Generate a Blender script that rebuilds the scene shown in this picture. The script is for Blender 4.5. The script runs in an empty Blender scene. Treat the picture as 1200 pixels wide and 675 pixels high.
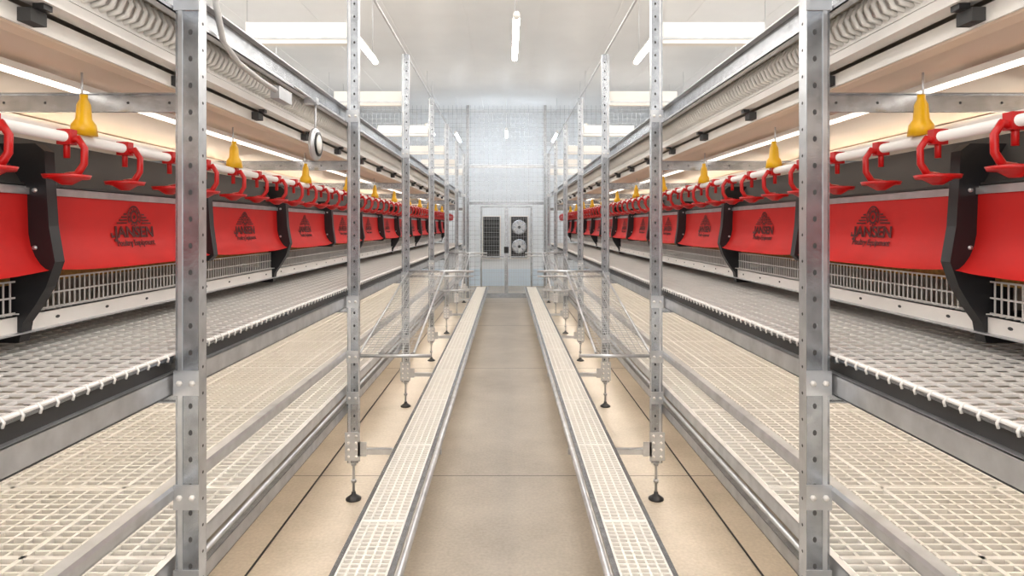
import bpy, math, random
from mathutils import Vector, Matrix
random.seed(3)
D=bpy.data
scene=bpy.context.scene
col=scene.collection

# ---------------------------------------------------------------- materials
def mat(name,c,rough=.5,metal=0.0,noise=0.0,nscale=8.0,bump=0.0,bscale=60.0,emit=0,ecol=None,stretch=None,c2=None):
    m=D.materials.new(name); m.use_nodes=True
    nt=m.node_tree; b=nt.nodes['Principled BSDF']
    b.inputs['Base Color'].default_value=(*c,1); b.inputs['Roughness'].default_value=rough
    b.inputs['Metallic'].default_value=metal
    if emit:
        b.inputs['Emission Color'].default_value=(*(ecol or c),1); b.inputs['Emission Strength'].default_value=emit
    if noise or bump or c2:
        tc=nt.nodes.new('ShaderNodeTexCoord')
        src=tc.outputs['Object']
        if stretch:
            mp=nt.nodes.new('ShaderNodeMapping'); mp.inputs['Scale'].default_value=stretch
            nt.links.new(src,mp.inputs['Vector']); src=mp.outputs['Vector']
    if noise or c2:
        n=nt.nodes.new('ShaderNodeTexNoise'); n.inputs['Scale'].default_value=nscale; n.inputs['Detail'].default_value=8
        nt.links.new(src,n.inputs['Vector'])
        r=nt.nodes.new('ShaderNodeValToRGB')
        r.color_ramp.elements[0].position=.3; r.color_ramp.elements[1].position=.7
        a=c2 or tuple(v*(1-noise) for v in c)
        r.color_ramp.elements[0].color=(*a,1); r.color_ramp.elements[1].color=(*tuple(min(1,v*(1+noise*.5)) for v in c),1)
        nt.links.new(n.outputs['Fac'],r.inputs['Fac']); nt.links.new(r.outputs['Color'],b.inputs['Base Color'])
    if bump:
        n2=nt.nodes.new('ShaderNodeTexNoise'); n2.inputs['Scale'].default_value=bscale
        nt.links.new(src,n2.inputs['Vector'])
        bp=nt.nodes.new('ShaderNodeBump'); bp.inputs['Strength'].default_value=bump; bp.inputs['Distance'].default_value=.01
        nt.links.new(n2.outputs['Fac'],bp.inputs['Height']); nt.links.new(bp.outputs['Normal'],b.inputs['Normal'])
    return m
GALV=mat('galvanised_steel',(.42,.44,.47),.26,.85,.26,22,.04,90)
GALVL=mat('galvanised_rail',(.58,.59,.61),.28,.7,.18,14)
WHITE=mat('white_painted_steel',(.86,.83,.79),.4,.0,.04,5)
PIPE=mat('white_pipe',(.88,.86,.84),.3)
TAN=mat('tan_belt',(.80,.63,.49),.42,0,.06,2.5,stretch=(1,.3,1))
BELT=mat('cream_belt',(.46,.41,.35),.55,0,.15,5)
WIRE=mat('coated_wire',(.84,.82,.79),.35,.1,.06,9)
PLAST=mat('white_plastic_slat',(.93,.91,.87),.4,0,.04,12)
RED=mat('red_rubber',(.60,.008,.006),.6,0,.12,4)
REDP=mat('red_plastic',(.52,.008,.008),.3)
YEL=mat('yellow_plastic',(.80,.44,.005),.3)
BLK=mat('black_plastic',(.012,.012,.014),.4)
DGREY=mat('dark_grey_panel',(.045,.044,.043),.5,0,.2,6)
HOLE=mat('hole_shadow',(.06,.06,.06),.8)
INK=mat('logo_ink',(.08,.006,.006),.6)
BRUSH=mat('ochre_brush',(.45,.26,.07),.7,0,.4,80)
CEIL=mat('ceiling_white',(.84,.84,.84),.35,0,.03,2)
WALL=mat('wall_panel_white',(.80,.83,.86),.5,0,.03,2)
GLASS=mat('lamp_tube_warm',(1,.96,.9),.3,emit=18,ecol=(1,.94,.86))
COOL=mat('cool_fill_tube',(.8,.9,1),.3,emit=17,ecol=(.82,.91,1))
TIERL=mat('tier_led_or_fill',(1,.9,.75),.3,emit=13,ecol=(1,.87,.72))
LOWL=mat('floor_fill_strip',(1,.9,.75),.3,emit=24,ecol=(1,.88,.74))
SOFTL=mat('soft_fill_strip',(1,.9,.75),.3,emit=1.5,ecol=(1,.92,.82))
BLUEP=mat('pale_blue_daylight',(.66,.76,.85),.4)
HOSE=mat('grey_cable',(.55,.54,.53),.5)
# concrete
def concrete():
    m=mat('concrete',(.48,.39,.29),.38,0,.0,2,.12,45)
    nt=m.node_tree; b=nt.nodes['Principled BSDF']; tc=nt.nodes.new('ShaderNodeTexCoord')
    n=nt.nodes.new('ShaderNodeTexNoise'); n.inputs['Scale'].default_value=1.3; n.inputs['Detail'].default_value=10; n.inputs['Roughness'].default_value=.65
    nt.links.new(tc.outputs['Object'],n.inputs['Vector'])
    r=nt.nodes.new('ShaderNodeValToRGB'); r.color_ramp.elements[0].position=.3; r.color_ramp.elements[1].position=.7
    r.color_ramp.elements[0].color=(.345,.295,.235,1); r.color_ramp.elements[1].color=(.50,.44,.365,1)
    nt.links.new(n.outputs['Fac'],r.inputs['Fac'])
    n3=nt.nodes.new('ShaderNodeTexNoise'); n3.inputs['Scale'].default_value=60; n3.inputs['Detail'].default_value=4
    nt.links.new(tc.outputs['Object'],n3.inputs['Vector'])
    mx=nt.nodes.new('ShaderNodeMix'); mx.data_type='RGBA'; mx.blend_type='OVERLAY'; mx.inputs[0].default_value=.25
    nt.links.new(r.outputs['Color'],mx.inputs[6]); nt.links.new(n3.outputs['Fac'],mx.inputs[7])
    nt.links.new(mx.outputs[2],b.inputs['Base Color'])
    return m
CONC=concrete()

# ---------------------------------------------------------------- mesh builder
class MB:
    def __init__(s): s.v=[];s.f=[];s.m=[];s.mats=[];s.sm=[]
    def mi(s,m):
        if m not in s.mats: s.mats.append(m)
        return s.mats.index(m)
    def add(s,vs,fs,m,smooth=False):
        o=len(s.v); s.v+=[tuple(v) for v in vs]; k=s.mi(m)
        for f in fs: s.f.append([o+i for i in f]); s.m.append(k); s.sm.append(smooth)
    def box(s,x0,x1,y0,y1,z0,z1,m):
        if x0>x1:x0,x1=x1,x0
        if y0>y1:y0,y1=y1,y0
        vs=[(x0,y0,z0),(x1,y0,z0),(x1,y1,z0),(x0,y1,z0),(x0,y0,z1),(x1,y0,z1),(x1,y1,z1),(x0,y1,z1)]
        s.add(vs,[(0,3,2,1),(4,5,6,7),(0,1,5,4),(1,2,6,5),(2,3,7,6),(3,0,4,7)],m)
    def tube(s,pts,r,m,n=10,caps=True):
        pts=[Vector(p) for p in pts]; rs=r if isinstance(r,(list,tuple)) else [r]*len(pts)
        vs=[];fs=[];prev=None
        for i,p in enumerate(pts):
            t=(pts[min(i+1,len(pts)-1)]-pts[max(i-1,0)]).normalized()
            if prev is None:
                a=Vector((0,0,1)) if abs(t.z)<.9 else Vector((1,0,0))
                u=t.cross(a).normalized()
            else:
                u=(prev-t*prev.dot(t)).normalized()
            prev=u; w=t.cross(u)
            for k in range(n):
                an=2*math.pi*k/n
                vs.append(p+(u*math.cos(an)+w*math.sin(an))*rs[i])
        for i in range(len(pts)-1):
            for k in range(n):
                a=i*n+k;b=i*n+(k+1)%n
                fs.append((a,b,b+n,a+n))
        if caps:
            fs.append(tuple(range(n))[::-1]); fs.append(tuple((len(pts)-1)*n+k for k in range(n)))
        s.add(vs,fs,m,True)
    def lathe(s,prof,c,m,n=20,axis='z'):
        vs=[];fs=[]
        for r,h in prof:
            for k in range(n):
                a=2*math.pi*k/n
                if axis=='z': vs.append((c[0]+r*math.cos(a),c[1]+r*math.sin(a),c[2]+h))
                elif axis=='x': vs.append((c[0]+h,c[1]+r*math.cos(a),c[2]+r*math.sin(a)))
                else: vs.append((c[0]+r*math.cos(a),c[1]+h,c[2]+r*math.sin(a)))
        for i in range(len(prof)-1):
            for k in range(n):
                a=i*n+k;b=i*n+(k+1)%n; fs.append((a,b,b+n,a+n))
        fs.append(tuple(range(n))); fs.append(tuple((len(prof)-1)*n+k for k in range(n)))
        s.add(vs,fs,m,True)
    def prism(s,poly,y0,y1,m,plane='xz'):
        n=len(poly)
        def P(a,b,c):
            return (a,c,b) if plane=='xz' else ((c,a,b) if plane=='yz' else (a,b,c))
        vs=[P(a,b,y0) for a,b in poly]+[P(a,b,y1) for a,b in poly]
        fs=[tuple(range(n)),tuple(range(n,2*n))[::-1]]
        for i in range(n): fs.append((i,(i+1)%n,n+(i+1)%n,n+i))
        s.add(vs,fs,m)
    def obj(s,name,loc=(0,0,0),parent=None,me=None,bevel=0):
        if me is None: me=s.mesh(name)
        o=D.objects.new(name,me); o.location=loc; col.objects.link(o)
        if parent: o.parent=parent
        return o
    def mesh(s,name):
        me=D.meshes.new(name); me.from_pydata(s.v,[],s.f)
        for m in s.mats: me.materials.append(m)
        me.polygons.foreach_set('material_index',s.m); me.polygons.foreach_set('use_smooth',s.sm)
        import bmesh
        bm=bmesh.new(); bm.from_mesh(me); bmesh.ops.recalc_face_normals(bm,faces=bm.faces); bm.to_mesh(me); bm.free()
        me.update(); return me
def inst(me,name,loc,rot=(0,0,0),parent=None):
    o=D.objects.new(name,me); o.location=loc; o.rotation_euler=rot; col.objects.link(o)
    if parent: o.parent=parent
    return o

S=1.93; Z0=1.80; PX=.886
Y0=-.9; Y1=13.42
POSTS=[Z0+S*n for n in range(-1,7)]
HALF=[Z0+S*n/2 for n in range(-2,13)]
CH=4.65; WX=4.6; YE=17.2; YB=-2.0

# ---------------------------------------------------------------- room shell
b=MB(); b.box(-WX,WX,YB,YE,-.1,0,CONC)
for y in (1.05,4.1,7.2,10.3,13.4): b.box(-WX,WX,y,y+.006,0,.0006,DGREY)
b.obj('floor')
b=MB(); b.box(-WX,WX,YB,YE,CH,CH+.1,CEIL)
for i in range(-4,5): b.box(i*1.1+.5-.012,i*1.1+.5+.012,YB,YE,CH-.006,CH,CEIL)
b.obj('ceiling')
b=MB(); b.box(-WX-.1,-WX,YB,YE,0,CH,WALL); b.obj('wall_left')
b=MB(); b.box(WX,WX+.1,YB,YE,0,CH,WALL); b.obj('wall_right')
b=MB(); b.box(-WX,WX,YB-.1,YB,0,CH,WALL); b.obj('wall_back')
b=MB(); b.box(-WX,WX,YE,YE+.1,0,CH,WALL)
for i in range(-7,8): b.box(i*.6-.006,i*.6+.006,YE-.006,YE,0,CH,CEIL)
b.obj('wall_end')
b=MB(); b.box(-WX,WX,YE-.03,YE-.0065,0,.45,BLUEP); b.obj('far_daylight_strip')  # added strip; its pale blue imitates daylight on the far floor

# ---------------------------------------------------------------- posts
def post_mesh(s):
    b=MB(); w=.032; t=.004; d=.045
    z0,z1=.22,3.12
    b.box(-w,w,-t,0,z0,z1,GALV)
    b.box(-w,-w+t,0,d,z0,z1,GALVL); b.box(w-t,w,0,d,z0,z1,GALVL)
    b.box(-w,-w+.014,d-t,d,z0,z1,GALV); b.box(w-.014,w,d-t,d,z0,z1,GALV)
    # rolled ridge along the web
    b.box(s*.012,s*.024,-t-.003,-t,z0,z1,GALVL)
    z=z0+.05
    while z<z1:
        vs=[(.0055*math.cos(a)-s*.010,-t-.0006,z+.008*math.sin(a)) for a in [k*math.pi/4 for k in range(8)]]
        b.add(vs,[tuple(range(8))],HOLE)
        # holes in the aisle flange
        x=-s*(w+.0006)
        vs=[(x,d*.5+.005*math.cos(a),z+.03+.005*math.sin(a)) for a in [k*math.pi/3 for k in range(6)]]
        b.add(vs,[tuple(range(6))],HOLE)
        z+=.075
    # adjustable foot
    b.tube([(0,.02,.02),(0,.02,.36)],.008,GALVL,8)
    b.lathe([(.045,0),(.045,.008),(.03,.018),(.014,.03),(.012,.045)],(0,.02,0),BLK,16)
    b.lathe([(.016,.10),(.016,.118)],(0,.02,0),GALVL,6)
    b.lathe([(.016,.20),(.016,.22)],(0,.02,0),GALVL,6)
    # bracket plate + step arm for the walkway
    b.box(-w-.012,w+.012,-.010,-.004,.235,.40,GALVL)
    for zz in (.26,.30,.34,.38):
        for xx in (-.022,.022): b.lathe([(.008,0),(.008,-.006)],(xx,-.010,zz),WHITE,6,'y')
    a0=-s*w; a1=-s*(PX-.37)
    b.box(a0,a1,-.006,.028,.270,.300,GALVL)
    b.box(a0,a0-s*.05,-.010,-.006,.262,.345,GALVL)
    # joint plates at the tiers
    for zz in (.60,.84,1.16,2.24):
        b.box(-w-.004,w+.004,-.009,-.004,zz-.035,zz+.035,GALVL)
        for xx in (-.018,.018): b.lathe([(.008,0),(.008,-.007)],(xx,-.009,zz),WHITE,6,'y')
    return b.mesh('aviary_post')
PM={s:post_mesh(s) for s in (-1,1)}

# crossbeams (galvanised, perforated) on every frame
def crossbeam_mesh(s):
    b=MB()
    for (z,h,xe,m) in ((1.93,.055,2.60,GALV),(1.09,.05,2.60,GALV),(.50,.05,2.60,GALV)):
        x0=s*.035; x1=s*(xe-PX)
        b.box(x0,x1,.010,.014,z,z+h,m); b.box(x0,x1,.0,.014,z,z+.004,m); b.box(x0,x1,.0,.014,z+h-.004,z+h,m)
        x=.08
        while x<xe-PX:
            vs=[(s*x+.004*math.cos(a),.0095,z+h/2+.004*math.sin(a)) for a in [k*math.pi/4 for k in range(8)]]
            b.add(vs,[tuple(range(8))],HOLE); x+=.12
    # white top beam with gusset and cut end
    a=s*.035;e=s*.64
    b.prism([(a,2.675),(s*.60,2.675),(e,2.71),(e,2.80),(a,2.80)],-.01,.05,WHITE)
    b.box(s*.04,s*.63,-.014,-.010,2.70,2.712,GALVL)
    b.box(s*.60,s*.63,.01,.04,2.3,2.675,GALVL)
    # outer vertical at the far side of the tier
    b.box(s*(2.6-PX),s*(2.66-PX),0,.045,.0,2.8,GALV)
    return b.mesh('tier_crossbeam')
CM={s:crossbeam_mesh(s) for s in (-1,1)}

# ---------------------------------------------------------------- logo
tc=D.curves.new('t','FONT'); tc.body='JANSEN'; tc.size=.062; tc.align_x='CENTER'; tc.extrude=.0004; tc.offset=.0018
to=D.objects.new('t',tc); col.objects.link(to)
tc2=D.curves.new('t2','FONT'); tc2.body='Poultry Equipment'; tc2.size=.034; tc2.align_x='CENTER'; tc2.extrude=.0004; tc2.offset=.0006
to2=D.objects.new('t2',tc2); col.objects.link(to2)
bpy.context.view_layer.update()
dg=bpy.context.evaluated_depsgraph_get()
lb=MB()
for o,z in ((to,-.042),(to2,-.076)):
    me=D.meshes.new_from_object(o.evaluated_get(dg))
    vs=[(v.co.x*(1.3 if o is to else 1.05),-v.co.z,v.co.y+z) for v in me.vertices]
    lb.add(vs,[tuple(p.vertices) for p in me.polygons],INK)
    if o is to:
        mx=min(v[0] for v in vs)
        lb.box(mx-.012,mx+.008,-.0003,.0003,-.0425,-.034,INK); lb.box(mx-.014,mx-.006,-.0003,.0003,-.0425,-.024,INK)
D.objects.remove(to); D.objects.remove(to2)
def ring(cx,cz,r0,r1,a0,a1,n=24):
    vs=[];fs=[]
    for i in range(n+1):
        a=a0+(a1-a0)*i/n
        vs+= [(cx+r0*math.cos(a),0,cz+r0*math.sin(a)),(cx+r1*math.cos(a),0,cz+r1*math.sin(a))]
    for i in range(n): fs.append((2*i,2*i+1,2*i+3,2*i+2))
    lb.add(vs,fs,INK)
ring(0,.040,.040,.047,-.2*math.pi,1.2*math.pi)
ring(0,.040,.020,.029,0,2*math.pi)
ring(0,.040,.0,.009,0,2*math.pi,12)
for k in range(12):
    a=k*math.pi/6
    lb.box(.034*math.cos(a)-.0035,.034*math.cos(a)+.0035,-.0003,.0003,.040+.034*math.sin(a)-.0035,.040+.034*math.sin(a)+.0035,INK)
for sx in (-1,1):
    for k in range(4):
        z=.012+k*.012; lb.box(sx*(.052),sx*(.120-k*.016),-.0003,.0003,z,z+.006,INK)

PROF=[(0,0),(0,-.03),(.002,-.07),(.004,-.12),(.012,-.155),(.026,-.185),(.044,-.208),(.062,-.222),(.075,-.226)]
def wprof(v):
    for (w0,v0),(w1,v1) in zip(PROF,PROF[1:]):
        if v<=v0 and v>=v1: return w0+(w1-w0)*(v0-v)/(v0-v1)
    return 0
LC=-.095
lb.v=[(x*.86,y-wprof(z*.86+LC)-.0035,z*.86+LC) for x,y,z in lb.v]
LOGO=lb.mesh('logo_print')

# red curtain: local x along, z up, -y to aisle
def curtain_mesh(L=.925):
    b=MB(); nu=14
    prof=PROF
    vs=[];fs=[]
    for i in range(nu+1):
        u=-L/2+L*i/nu
        q=abs(2*i/nu-1)
        for w,v in prof:
            k=-v/.226
            vs.append((u,-(w*(1-.15*q**3)) - .0025*math.sin(i*1.3)*k**4, v+.010*q**4*k))
    n=len(prof)
    for i in range(nu):
        for j in range(n-1):
            a=i*n+j; fs.append((a,a+1,a+n+1,a+n))
    b.add(vs,fs,RED,True)
    b.box(-L/2,L/2,-.006,.006,-.004,.014,GALVL)
    return b.mesh('nest_curtain')
CUR=curtain_mesh()

# divider plates (polygon in X/Z, mirrored by side)
def divider_mesh(s,big):
    b=MB()
    if big:
        P=[(1.245,1.50),(1.262,1.60),(1.27,1.72),(1.275,1.81),(1.30,1.83),(1.42,1.83),(1.42,1.36),(1.56,1.36),(1.56,1.275),(1.345,1.275),(1.335,1.33),(1.30,1.38),(1.27,1.43)]
    else:
        P=[(1.245,1.475),(1.262,1.60),(1.27,1.72),(1.29,1.78),(1.42,1.78),(1.42,1.45),(1.27,1.45)]
    b.prism([(s*x,z) for x,z in P],-.02,.02,BLK)
    b.tube([(s*1.30,-.025,1.70),(s*1.30,.025,1.70)],.006,GALVL,8)
    b.tube([(s*1.30,-.025,1.54),(s*1.30,.025,1.54)],.006,GALVL,8)
    return b.mesh('nest_divider')
# drinker line
def cup(b,X,y,s,zp):
    # arm loops out and down from pipe, then shallow saucer
    x=s*X
    pts=[(x,y,zp-.015),(x-s*.030,y,zp-.004),(x-s*.047,y,zp-.030),(x-s*.046,y,zp-.070),(x-s*.028,y,zp-.098),(x-s*.0,y,zp-.104)]
    b.tube(pts,[.010,.010,.009,.009,.010,.012],REDP,8)
    b.lathe([(.012,.014),(.030,.004),(.052,.0),(.056,.010),(.050,.008),(.028,-.006),(.012,-.016)][::-1],(x,y,zp-.110),REDP,20)
    b.tube([(x,y,zp),(x,y,zp-.055)],.008,REDP,8)
    b.box(x-.018,x+.018,y-.014,y+.014,zp-.02,zp+.02,REDP)

def wires(b,x0,x1,y0,y1,z,dx,dy,wx,wy,h,m,s,hy=None):
    n=int(round((x1-x0)/dx))
    for i in range(n+1):
        x=x0+(x1-x0)*i/n; b.box(s*(x-wx/2),s*(x+wx/2),y0,y1,z-h,z,m)
    k=int(round((y1-y0)/dy)); hh=hy or h
    for i in range(k+1):
        y=y0+(y1-y0)*i/k; b.box(s*x0,s*x1,y-wy/2,y+wy/2,z-hh+.0015,z+.0015,m)

for s in (-1,1):
    for y in POSTS:
        inst(PM[s],'aviary_post',(s*PX,y,0)); inst(CM[s],'tier_crossbeam',(s*PX,y+.045,0))
    # --- top rod
    b=MB(); b.tube([(s*PX,Y0,3.13),(s*PX,Y1,3.13)],.009,GALVL,8); b.obj('top_tie_rod')
    # --- upper tier front channel
    b=MB(); x=.95
    b.box(s*x,s*(x+.004),Y0,Y1,2.205,2.295,GALV); b.box(s*(x-.025),s*(x+.004),Y0,Y1,2.291,2.296,GALVL); b.box(s*(x-.025),s*(x+.004),Y0,Y1,2.204,2.208,GALVL)
    b.box(s*(x-.025),s*(x-.022),Y0,Y1,2.204,2.218,GALVL)
    b.obj('upper_tier_channel')
    # --- ribbed egg saver line
    b=MB(); y=Y0+.1
    while y<Y1-.05:
        X=1.02
        b.tube([(s*(X+.02),y,2.235),(s*(X-.012),y,2.225),(s*(X-.026),y,2.195),(s*(X-.012),y,2.165),(s*(X+.02),y,2.155)],.0075,PLAST,6)
        y+=.034
    b.box(s*1.035,s*1.045,Y0,Y1,2.14,2.25,PLAST)
    b.obj('ribbed_egg_channel')
    # --- white beams with dark brackets
    b=MB()
    b.box(s*1.03,s*1.055,Y0,Y1,2.095,2.135,WHITE); b.box(s*1.0,s*1.03,Y0,Y1,2.093,2.099,WHITE)
    b.box(s*1.06,s*1.10,Y0,Y1,2.045,2.085,PLAST)
    y=Z0-.4
    while y<Y1-.3:
        b.box(s*1.03,s*1.06,y,y+.05,2.05,2.08,HOLE); b.box(s*1.01,s*1.035,y+.012,y+.04,2.08,2.093,BLK); y+=.643
    b.obj('upper_tier_beam')
    # --- light-blocking deck + tan belt
    b=MB()
    prof=[(1.06,2.055),(1.07,2.04),(1.09,2.03),(1.5,2.012),(2.0,2.005),(2.45,2.012),(2.58,2.03),(2.58,2.05),(2.0,2.06),(1.10,2.06)]
    b.prism([(s*a,c) for a,c in prof],Y0,Y1,TAN)
    b.obj('manure_belt')
    b=MB(); b.box(s*1.75,s*1.79,Y0,Y1,1.985,2.003,WHITE); b.obj('belt_support_rail')
    b=MB(); b.box(s*.96,s*2.58,Y0,Y1,2.245,2.255,BELT); b.obj('upper_light_block')  # solid deck added to keep ceiling light from passing through
    # --- drinker line
    X=1.15; zp=1.835
    b=MB(); b.tube([(s*X,Y0,zp),(s*X,Y1,zp)],.014,PIPE,14)
    b.box(s*(X+.03),s*(X+.05),Y0,Y1,zp-.005,zp+.03,WHITE)
    y=Z0-.11-.257*7
    while y<Y1: cup(b,X,y,s,zp); y+=.257
    b.obj('drinker_line')
    # yellow hangers
    b=MB()
    for y in HALF:
        yy=y+.0-.05
        if yy>Y1-.1: continue
        b.lathe([(.034,.0),(.030,.03),(.020,.045),(.017,.085),(.010,.10),(.010,.112)],(s*(X-.005),yy,zp+.012),YEL,14)
        b.tube([(s*X,yy,zp+.11),(s*X,yy,2.02)],.003,GALVL,6)
    b.obj('drinker_line_hanger')
    # --- nest body
    b=MB()
    b.box(s*1.42,s*1.43,Y0,Y1,1.44,1.86,DGREY)
    b.box(s*1.33,s*1.42,Y0,Y1,1.715,1.722,DGREY)
    b.prism([(s*1.335,1.715),(s*1.345,1.715),(s*1.43,1.86),(s*1.42,1.86)],Y0,Y1,DGREY)
    b.box(s*1.325,s*1.337,Y0,Y1,1.695,1.712,GALVL)
    b.box(s*1.37,s*1.40,Y0,Y1,1.435,1.47,BRUSH)
    b.box(s*1.43,s*2.0,Y0,Y1,1.85,1.86,DGREY)
    b.box(s*1.43,s*2.0,Y0,Y1,1.44,1.45,DGREY)
    b.obj('nest_box')
    for i,y in enumerate(HALF):
        big=(i%2==0)
        me=divider_mesh(s,big) if i<2 else None
        if i==0: DB=me
        elif i==1: DS=me
        inst(DB if big else DS,'nest_divider',(0,y,0))
        if i<len(HALF)-1:
            c=inst(CUR,'nest_curtain',(s*1.322,y+S/4,1.693),(0,0,math.radians(-90*s)))
            inst(LOGO,'logo_print',(0,0,0),(0,0,0),c)
    # --- wire basket front
    b=MB(); y=Y0
    while y<Y1:
        b.box(s*1.357,s*1.3605,y,y+.0035,1.355,1.445,WIRE)
        b.box(s*1.335,s*1.3605,y,y+.0035,1.355,1.3585,WIRE); y+=.024
    for z in (1.357,1.40,1.445): b.box(s*1.355,s*1.360,Y0,Y1,z-.002,z+.003,WIRE)
    b.obj('wire_feed_guard')
    b=MB(); b.box(s*1.35,s*1.354,Y0,Y1,1.302,1.352,WHITE); b.box(s*1.33,s*1.354,Y0,Y1,1.300,1.304,GALVL); b.box(s*1.35,s*1.40,Y0,Y1,1.348,1.352,GALVL)
    y=Y0+.2
    while y<Y1:
        vs=[(s*1.3494,y+.010*math.cos(a),1.327+.005*math.sin(a)) for a in [k*math.pi/4 for k in range(8)]]
        b.add(vs,[tuple(range(8))],HOLE); y+=.24
    b.obj('feed_trough_rail')
    # --- tier 1 wire deck
    b=MB(); z=1.245
    wires(b,.93,1.80,Y0,Y1,z,.0544,.0479,.0065,.0085,.006,WIRE,s)
    b.tube([(s*.925,Y0,z-.004),(s*.925,Y1,z-.004)],.005,WIRE,8)
    y=Y0+.02
    while y<Y1:    # turned-down wire ends
        b.tube([(s*.95,y,z+.001),(s*.921,y,z+.001),(s*.915,y,z-.008),(s*.918,y,z-.018)],.003,WIRE,5); y+=.0479
    for y in HALF: b.box(s*.93,s*1.8,y-.01,y+.01,z-.03,z-.006,GALV)
    b.obj('wire_mesh_platform')
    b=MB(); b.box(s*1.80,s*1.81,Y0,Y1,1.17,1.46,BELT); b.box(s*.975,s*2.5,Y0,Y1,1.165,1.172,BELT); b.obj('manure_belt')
    # --- tier 1 front rails
    b=MB()
    b.box(s*.948,s*.952,Y0,Y1,1.185,1.228,DGREY)  # dark strip paints the shade of the open gap above the rail
    b.box(s*.935,s*.975,Y0,Y1,1.224,1.230,GALV)
    b.box(s*.93,s*.934,Y0,Y1,1.125,1.185,GALVL); b.box(s*.93,s*.965,Y0,Y1,1.182,1.186,GALVL); b.box(s*.93,s*.96,Y0,Y1,1.124,1.128,GALV)
    b.obj('tier_front_rail')
    # --- perch rail
    b=MB(); b.prism([(s*.925,.83),(s*.958,.83),(s*.963,.84),(s*.963,.862),(s*.958,.872),(s*.925,.872),(s*.92,.862),(s*.92,.84)],Y0,Y1,GALVL); b.obj('perch_rail')
    # --- lower slatted floor
    b=MB()
    wires(b,.95,2.56,Y0,Y1,.665,.0575,.0386,.010,.008,.020,PLAST,s,.016)
    y=Z0-S
    while y<Y1:
        b.box(s*.95,s*2.56,y-.009,y+.009,.645,.668,PLAST); y+=S/4
    for x in (1.35,1.75,2.15): b.box(s*(x-.008),s*(x+.008),Y0,Y1,.645,.668,PLAST)
    b.obj('slatted_floor')
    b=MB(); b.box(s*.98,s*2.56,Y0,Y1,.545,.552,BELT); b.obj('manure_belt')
    b=MB()
    b.box(s*.93,s*.934,Y0,Y1,.615,.665,GALVL); b.box(s*.93,s*.95,Y0,Y1,.662,.666,GALVL)
    b.box(s*.93,s*.934,Y0,Y1,.50,.55,GALVL); b.box(s*.93,s*.96,Y0,Y1,.498,.502,GALV); b.box(s*.93,s*.96,Y0,Y1,.548,.552,GALV)
    b.tube([(s*.935,Y0,.585),(s*.935,Y1,.585)],.010,GALVL,8)
    b.obj('tier_front_rail')
    # --- aisle walkway
    b=MB()
    wires(b,.43,.615,Y0,Y1,.325,.037,.0322,.008,.006,.02,PLAST,s)
    y=Z0-S
    while y<Y1: b.box(s*.43,s*.615,y-.012,y+.012,.303,.3275,PLAST); y+=S/2
    b.obj('walkway_grating')
    b=MB()
    b.tube([(s*.385,Y0,.318),(s*.385,Y1,.318)],.016,GALVL,12)
    b.box(s*.405,s*.427,Y0,Y1,.296,.322,GALV); b.box(s*.618,s*.64,Y0,Y1,.296,.322,GALV)
    b.obj('walkway_edge_rail')
    # --- floor cable
    b=MB(); b.tube([(s*1.18,Y0,.006),(s*1.18,Y1,.006)],.005,BLK,6); b.obj('scraper_cable')
    # --- LED strips beneath tiers; the lowest is fill added to brighten the concrete
    for z,x,mm in ((1.155,1.45,TIERL),(1.155,2.1,TIERL),(.54,1.15,LOWL)):
        b=MB(); b.box(s*(x-.012),s*(x+.012),Y0+.2,Y1-.2,z-.004,z+.006,WHITE); b.box(s*(x-.009),s*(x+.009),Y0+.2,Y1-.2,z-.012,z-.004,mm); b.obj('led_or_fill_strip')
    # added fill: glowing strip below upper belt, hidden uplight strip atop the nest
    b=MB(); b.box(s*1.205,s*1.24,Y0+.2,Y1-.2,1.99,2.008,WHITE); b.box(s*1.207,s*1.238,Y0+.2,Y1-.2,1.984,1.99,SOFTL); b.obj('led_or_fill_strip')
    b=MB(); b.box(s*1.69,s*1.71,Y0+.2,Y1-.2,1.86,1.866,WHITE); b.box(s*1.69,s*1.71,Y0+.2,Y1-.2,1.866,1.872,TIERL); b.obj('led_or_fill_strip')
    # --- access ramps (mesh panels) + arms
    for (ya,yb) in ((3.80,5.66),(7.66,9.52)):
        b=MB(); za,zb=.85,1.20
        def R(x,t,dz=0): return (s*x,ya+(yb-ya)*t,za+(zb-za)*t+dz)
        for x in (.86,.54): b.tube([R(x,0),R(x,1)],.008,GALVL,8)
        for i in range(1,9): x=.54+.32*i/9; b.tube([R(x,0),R(x,1)],.0016,GALVL,5)
        for i in range(0,46): b.tube([R(.86,i/45),R(.54,i/45)],.0016,GALVL,5)
        b.tube([(s*.86,ya,.83),(s*.44,ya,.83)],.011,GALVL,8)
        b.tube([(s*.86,yb,1.20),(s*.28,yb,1.20)],.011,GALVL,8)
        b.tube([(s*.86,yb-.05,1.16),(s*.28,yb-.05,1.16)],.008,GALVL,8)
        b.obj('mesh_ramp')

# --- bent cable and winch disc on the left upper tier
b=MB()
b.tube([(-.95,2.02,2.75),(-.925,2.02,2.45),(-.91,2.03,2.30),(-.91,2.08,2.20),(-.91,2.2,2.16),(-.91,2.4,2.145),(-.91,2.62,2.14)],.010,HOSE,10)
b.box(-.93,-.895,2.55,2.70,2.11,2.16,GALVL)
b.obj('conduit_hose')
b=MB()
b.lathe([(.02,-.012),(.072,-.012),(.078,-.004),(.078,.004),(.072,.012),(.02,.012)],(-.90,3.05,1.99),GALVL,28,'x')
b.lathe([(.058,0),(.058,.006)],(-.888,3.05,1.99),BLK,24,'x')
b.lathe([(.045,0),(.02,.008)],(-.882,3.05,1.99),WHITE,24,'x')
b.tube([(-.90,3.05,1.99),(-.90,3.05,2.19)],.005,GALVL,6); b.tube([(-.90,3.05,2.19),(-.90,2.75,2.20)],.005,GALVL,6)
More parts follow.
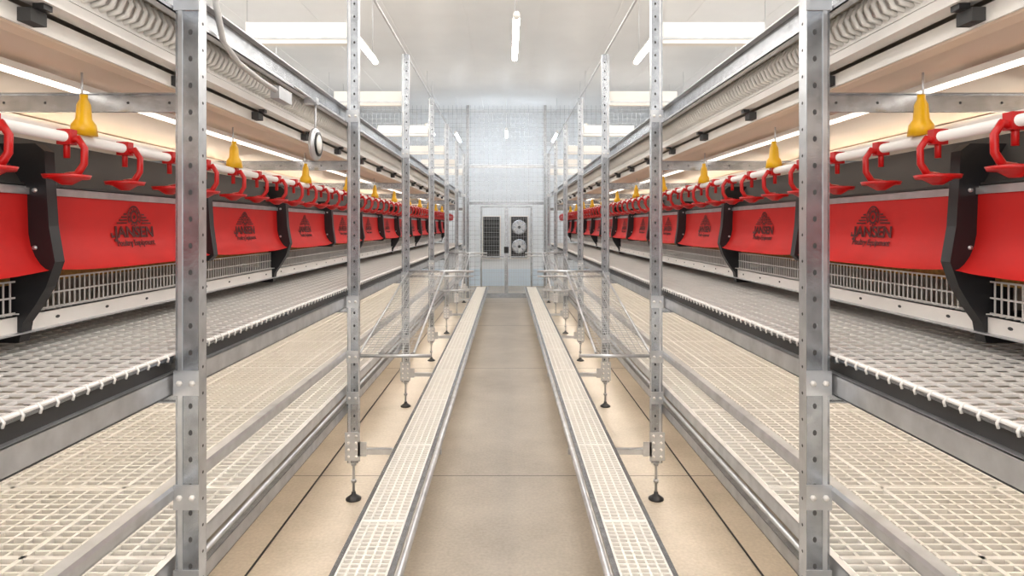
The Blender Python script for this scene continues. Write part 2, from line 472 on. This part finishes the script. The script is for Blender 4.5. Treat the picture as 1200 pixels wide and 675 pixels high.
b.box(-.95,-.89,3.03,3.07,2.18,2.21,GALVL)
b.obj('winch_wheel')

# ---------------------------------------------------------------- end partition and gate
PY=14.3
b=MB(); g=.10
x=-4.5
while x<=4.5:
    if abs(x)>.60: b.box(x-.0025,x+.0025,PY,PY+.004,0,4.3,GALV)
    else: b.box(x-.0025,x+.0025,PY,PY+.004,2.1,4.3,GALV)
    x+=g
z=.1
while z<4.3:
    if z>2.1: b.box(-4.5,4.5,PY,PY+.004,z-.0025,z+.0025,GALV)
    else:
        b.box(-4.5,-.60,PY,PY+.004,z-.0025,z+.0025,GALV); b.box(.60,4.5,PY,PY+.004,z-.0025,z+.0025,GALV)
    z+=g
for x in (-.86,.86): b.box(x-.03,x+.03,PY-.03,PY+.03,0,4.3,GALV)
b.box(-4.5,4.5,PY-.02,PY+.02,2.9,2.96,GALVL)
b.box(-.86,.86,PY-.02,PY+.02,2.08,2.14,GALV)
b.obj('wire_mesh_partition')
b=MB()
def frame(x0,x1,z0,z1,y,t):
    b.box(x0,x0+t,y-.02,y+.02,z0,z1,GALV); b.box(x1-t,x1,y-.02,y+.02,z0,z1,GALV)
    b.box(x0+t,x1-t,y-.02,y+.02,z0,z0+t,GALV); b.box(x0+t,x1-t,y-.02,y+.02,z1-t,z1,GALV)
frame(-.58,.0,.06,2.05,PY,.04); frame(.0,.58,.06,2.05,PY,.04)
for sx in (-1,1):
    b.box(sx*.02,sx*.56,PY-.01,PY+.01,.90,.93,GALV)
    for i in range(1,11): b.box(sx*(.055*i)-.0015,sx*(.055*i)+.0015,PY-.002,PY+.002,.08,2.0,GALVL)
    for i in range(1,20): b.box(sx*.02,sx*.56,PY-.002,PY+.002,i*.1+.06,i*.1+.063,GALVL)
b.box(-.62,.62,PY-.05,PY+.05,0,.06,GALV)
b.box(-.05,.05,PY-.045,PY-.02,1.0,1.14,BLK)
b.obj('wire_gate')
# wall fans
def fan(cx,shut,nm):
    b=MB(); w,h=.25,.58; zc=1.30
    b.box(cx-w,cx+w,YE-.09,YE-.0065,zc-h,zc+h,WHITE)
    b.box(cx-w+.03,cx+w-.03,YE-.10,YE-.088,zc-h+.03,zc+h-.03,BLK)
    if shut:
        for i in range(15):
            z=zc-h+.07+i*.07; b.prism([(YE-.13,z),(YE-.10,z+.03),(YE-.10,z+.022),(YE-.13,z-.008)],cx-w+.03,cx+w-.03,DGREY,'yz')
    else:
        for zz in (.27,-.24):
            b.lathe([(.17,0),(.20,0),(.20,-.05),(.17,-.05)],(cx,YE-.10,zc+zz),GALV,28,'y')
            for k in range(5):
                a=k*2*math.pi/5; ca,sa=math.cos(a),math.sin(a)
                P=[(.03,-.03),(.15,-.06),(.15,.06),(.03,.03)]
                b.prism([(cx+p*ca-q*sa,zc+zz+p*sa+q*ca) for p,q in P],YE-.17,YE-.16,GALVL)
            b.lathe([(.04,0),(.04,-.09)],(cx,YE-.10,zc+zz),BLK,16,'y')
    b.obj(nm)
fan(-.40,True,'louvre_shutter'); fan(.34,False,'wall_fan'); 
# ---------------------------------------------------------------- lamps
def lamp(x,y,L,z,m,nm='tube_light'):
    b=MB()
    b.tube([(x,y,z),(x,y+L,z)],.030,m,14)
    b.tube([(x,y-.05,z),(x,y,z)],.032,WHITE,14); b.tube([(x,y+L,z),(x,y+L+.05,z)],.032,WHITE,14)
    b.box(x-.02,x+.02,y,y+L,z+.028,z+.05,WHITE)
    for yy in (y+.15,y+L-.15): b.tube([(x,yy,z+.04),(x,yy,CH)],.003,GALVL,6)
    b.obj(nm)
for y in (.6,5.8,): lamp(.10,y,1.45,3.5,GLASS)
for sx in (-1,1):
    for y in (2.2,6.4,12.4): lamp(sx*1.55,y,1.2,3.55,GLASS)
    for y in (0.5,4.4,8.5,12.5): lamp(sx*3.5,y,1.4,3.6,GLASS)
    lamp(sx*1.2,15.1,1.5,3.8,COOL)  # cool tubes added to imitate bluish daylight at the end wall
lamp(.0,15.3,1.2,3.9,COOL)  # added cool fill between the partition and the end wall

def area(name,loc,rot,sx,sy,p,c):
    l=D.lights.new(name,'AREA'); l.shape='RECTANGLE'; l.size=sx; l.size_y=sy; l.energy=p; l.color=c
    o=D.objects.new(name,l); o.location=loc; o.rotation_euler=rot; col.objects.link(o)
area('ceiling_fill',(0,6.0,4.4),(0,0,0),1.6,15,90,(1,.96,.91))  # broad fill added below the ceiling, not a fixture
for sx in (-1,1): area('ceiling_fill',(sx*3.2,6.0,4.4),(0,math.radians(sx*15),0),1.0,15,75,(1,.96,.91))  # side fill, likewise added
area('rear_fill',(0,-1.8,2.2),(math.radians(90),0,0),6,3.5,65,(1,.97,.93))  # large fill added behind the camera, no doorway there

w=D.worlds.new('w'); scene.world=w; w.use_nodes=True
w.node_tree.nodes['Background'].inputs[0].default_value=(1,.95,.88,1); w.node_tree.nodes['Background'].inputs[1].default_value=.3

cam=D.cameras.new('camera'); co=D.objects.new('camera',cam); col.objects.link(co)
cam.sensor_width=36; cam.lens=22.5; cam.shift_x=.005; cam.shift_y=-.0604; cam.clip_start=.02
co.location=(.012,0,1.6); co.rotation_euler=(math.radians(90),0,0)
scene.camera=co
scene.view_settings.view_transform='Standard'
scene.view_settings.exposure=.85
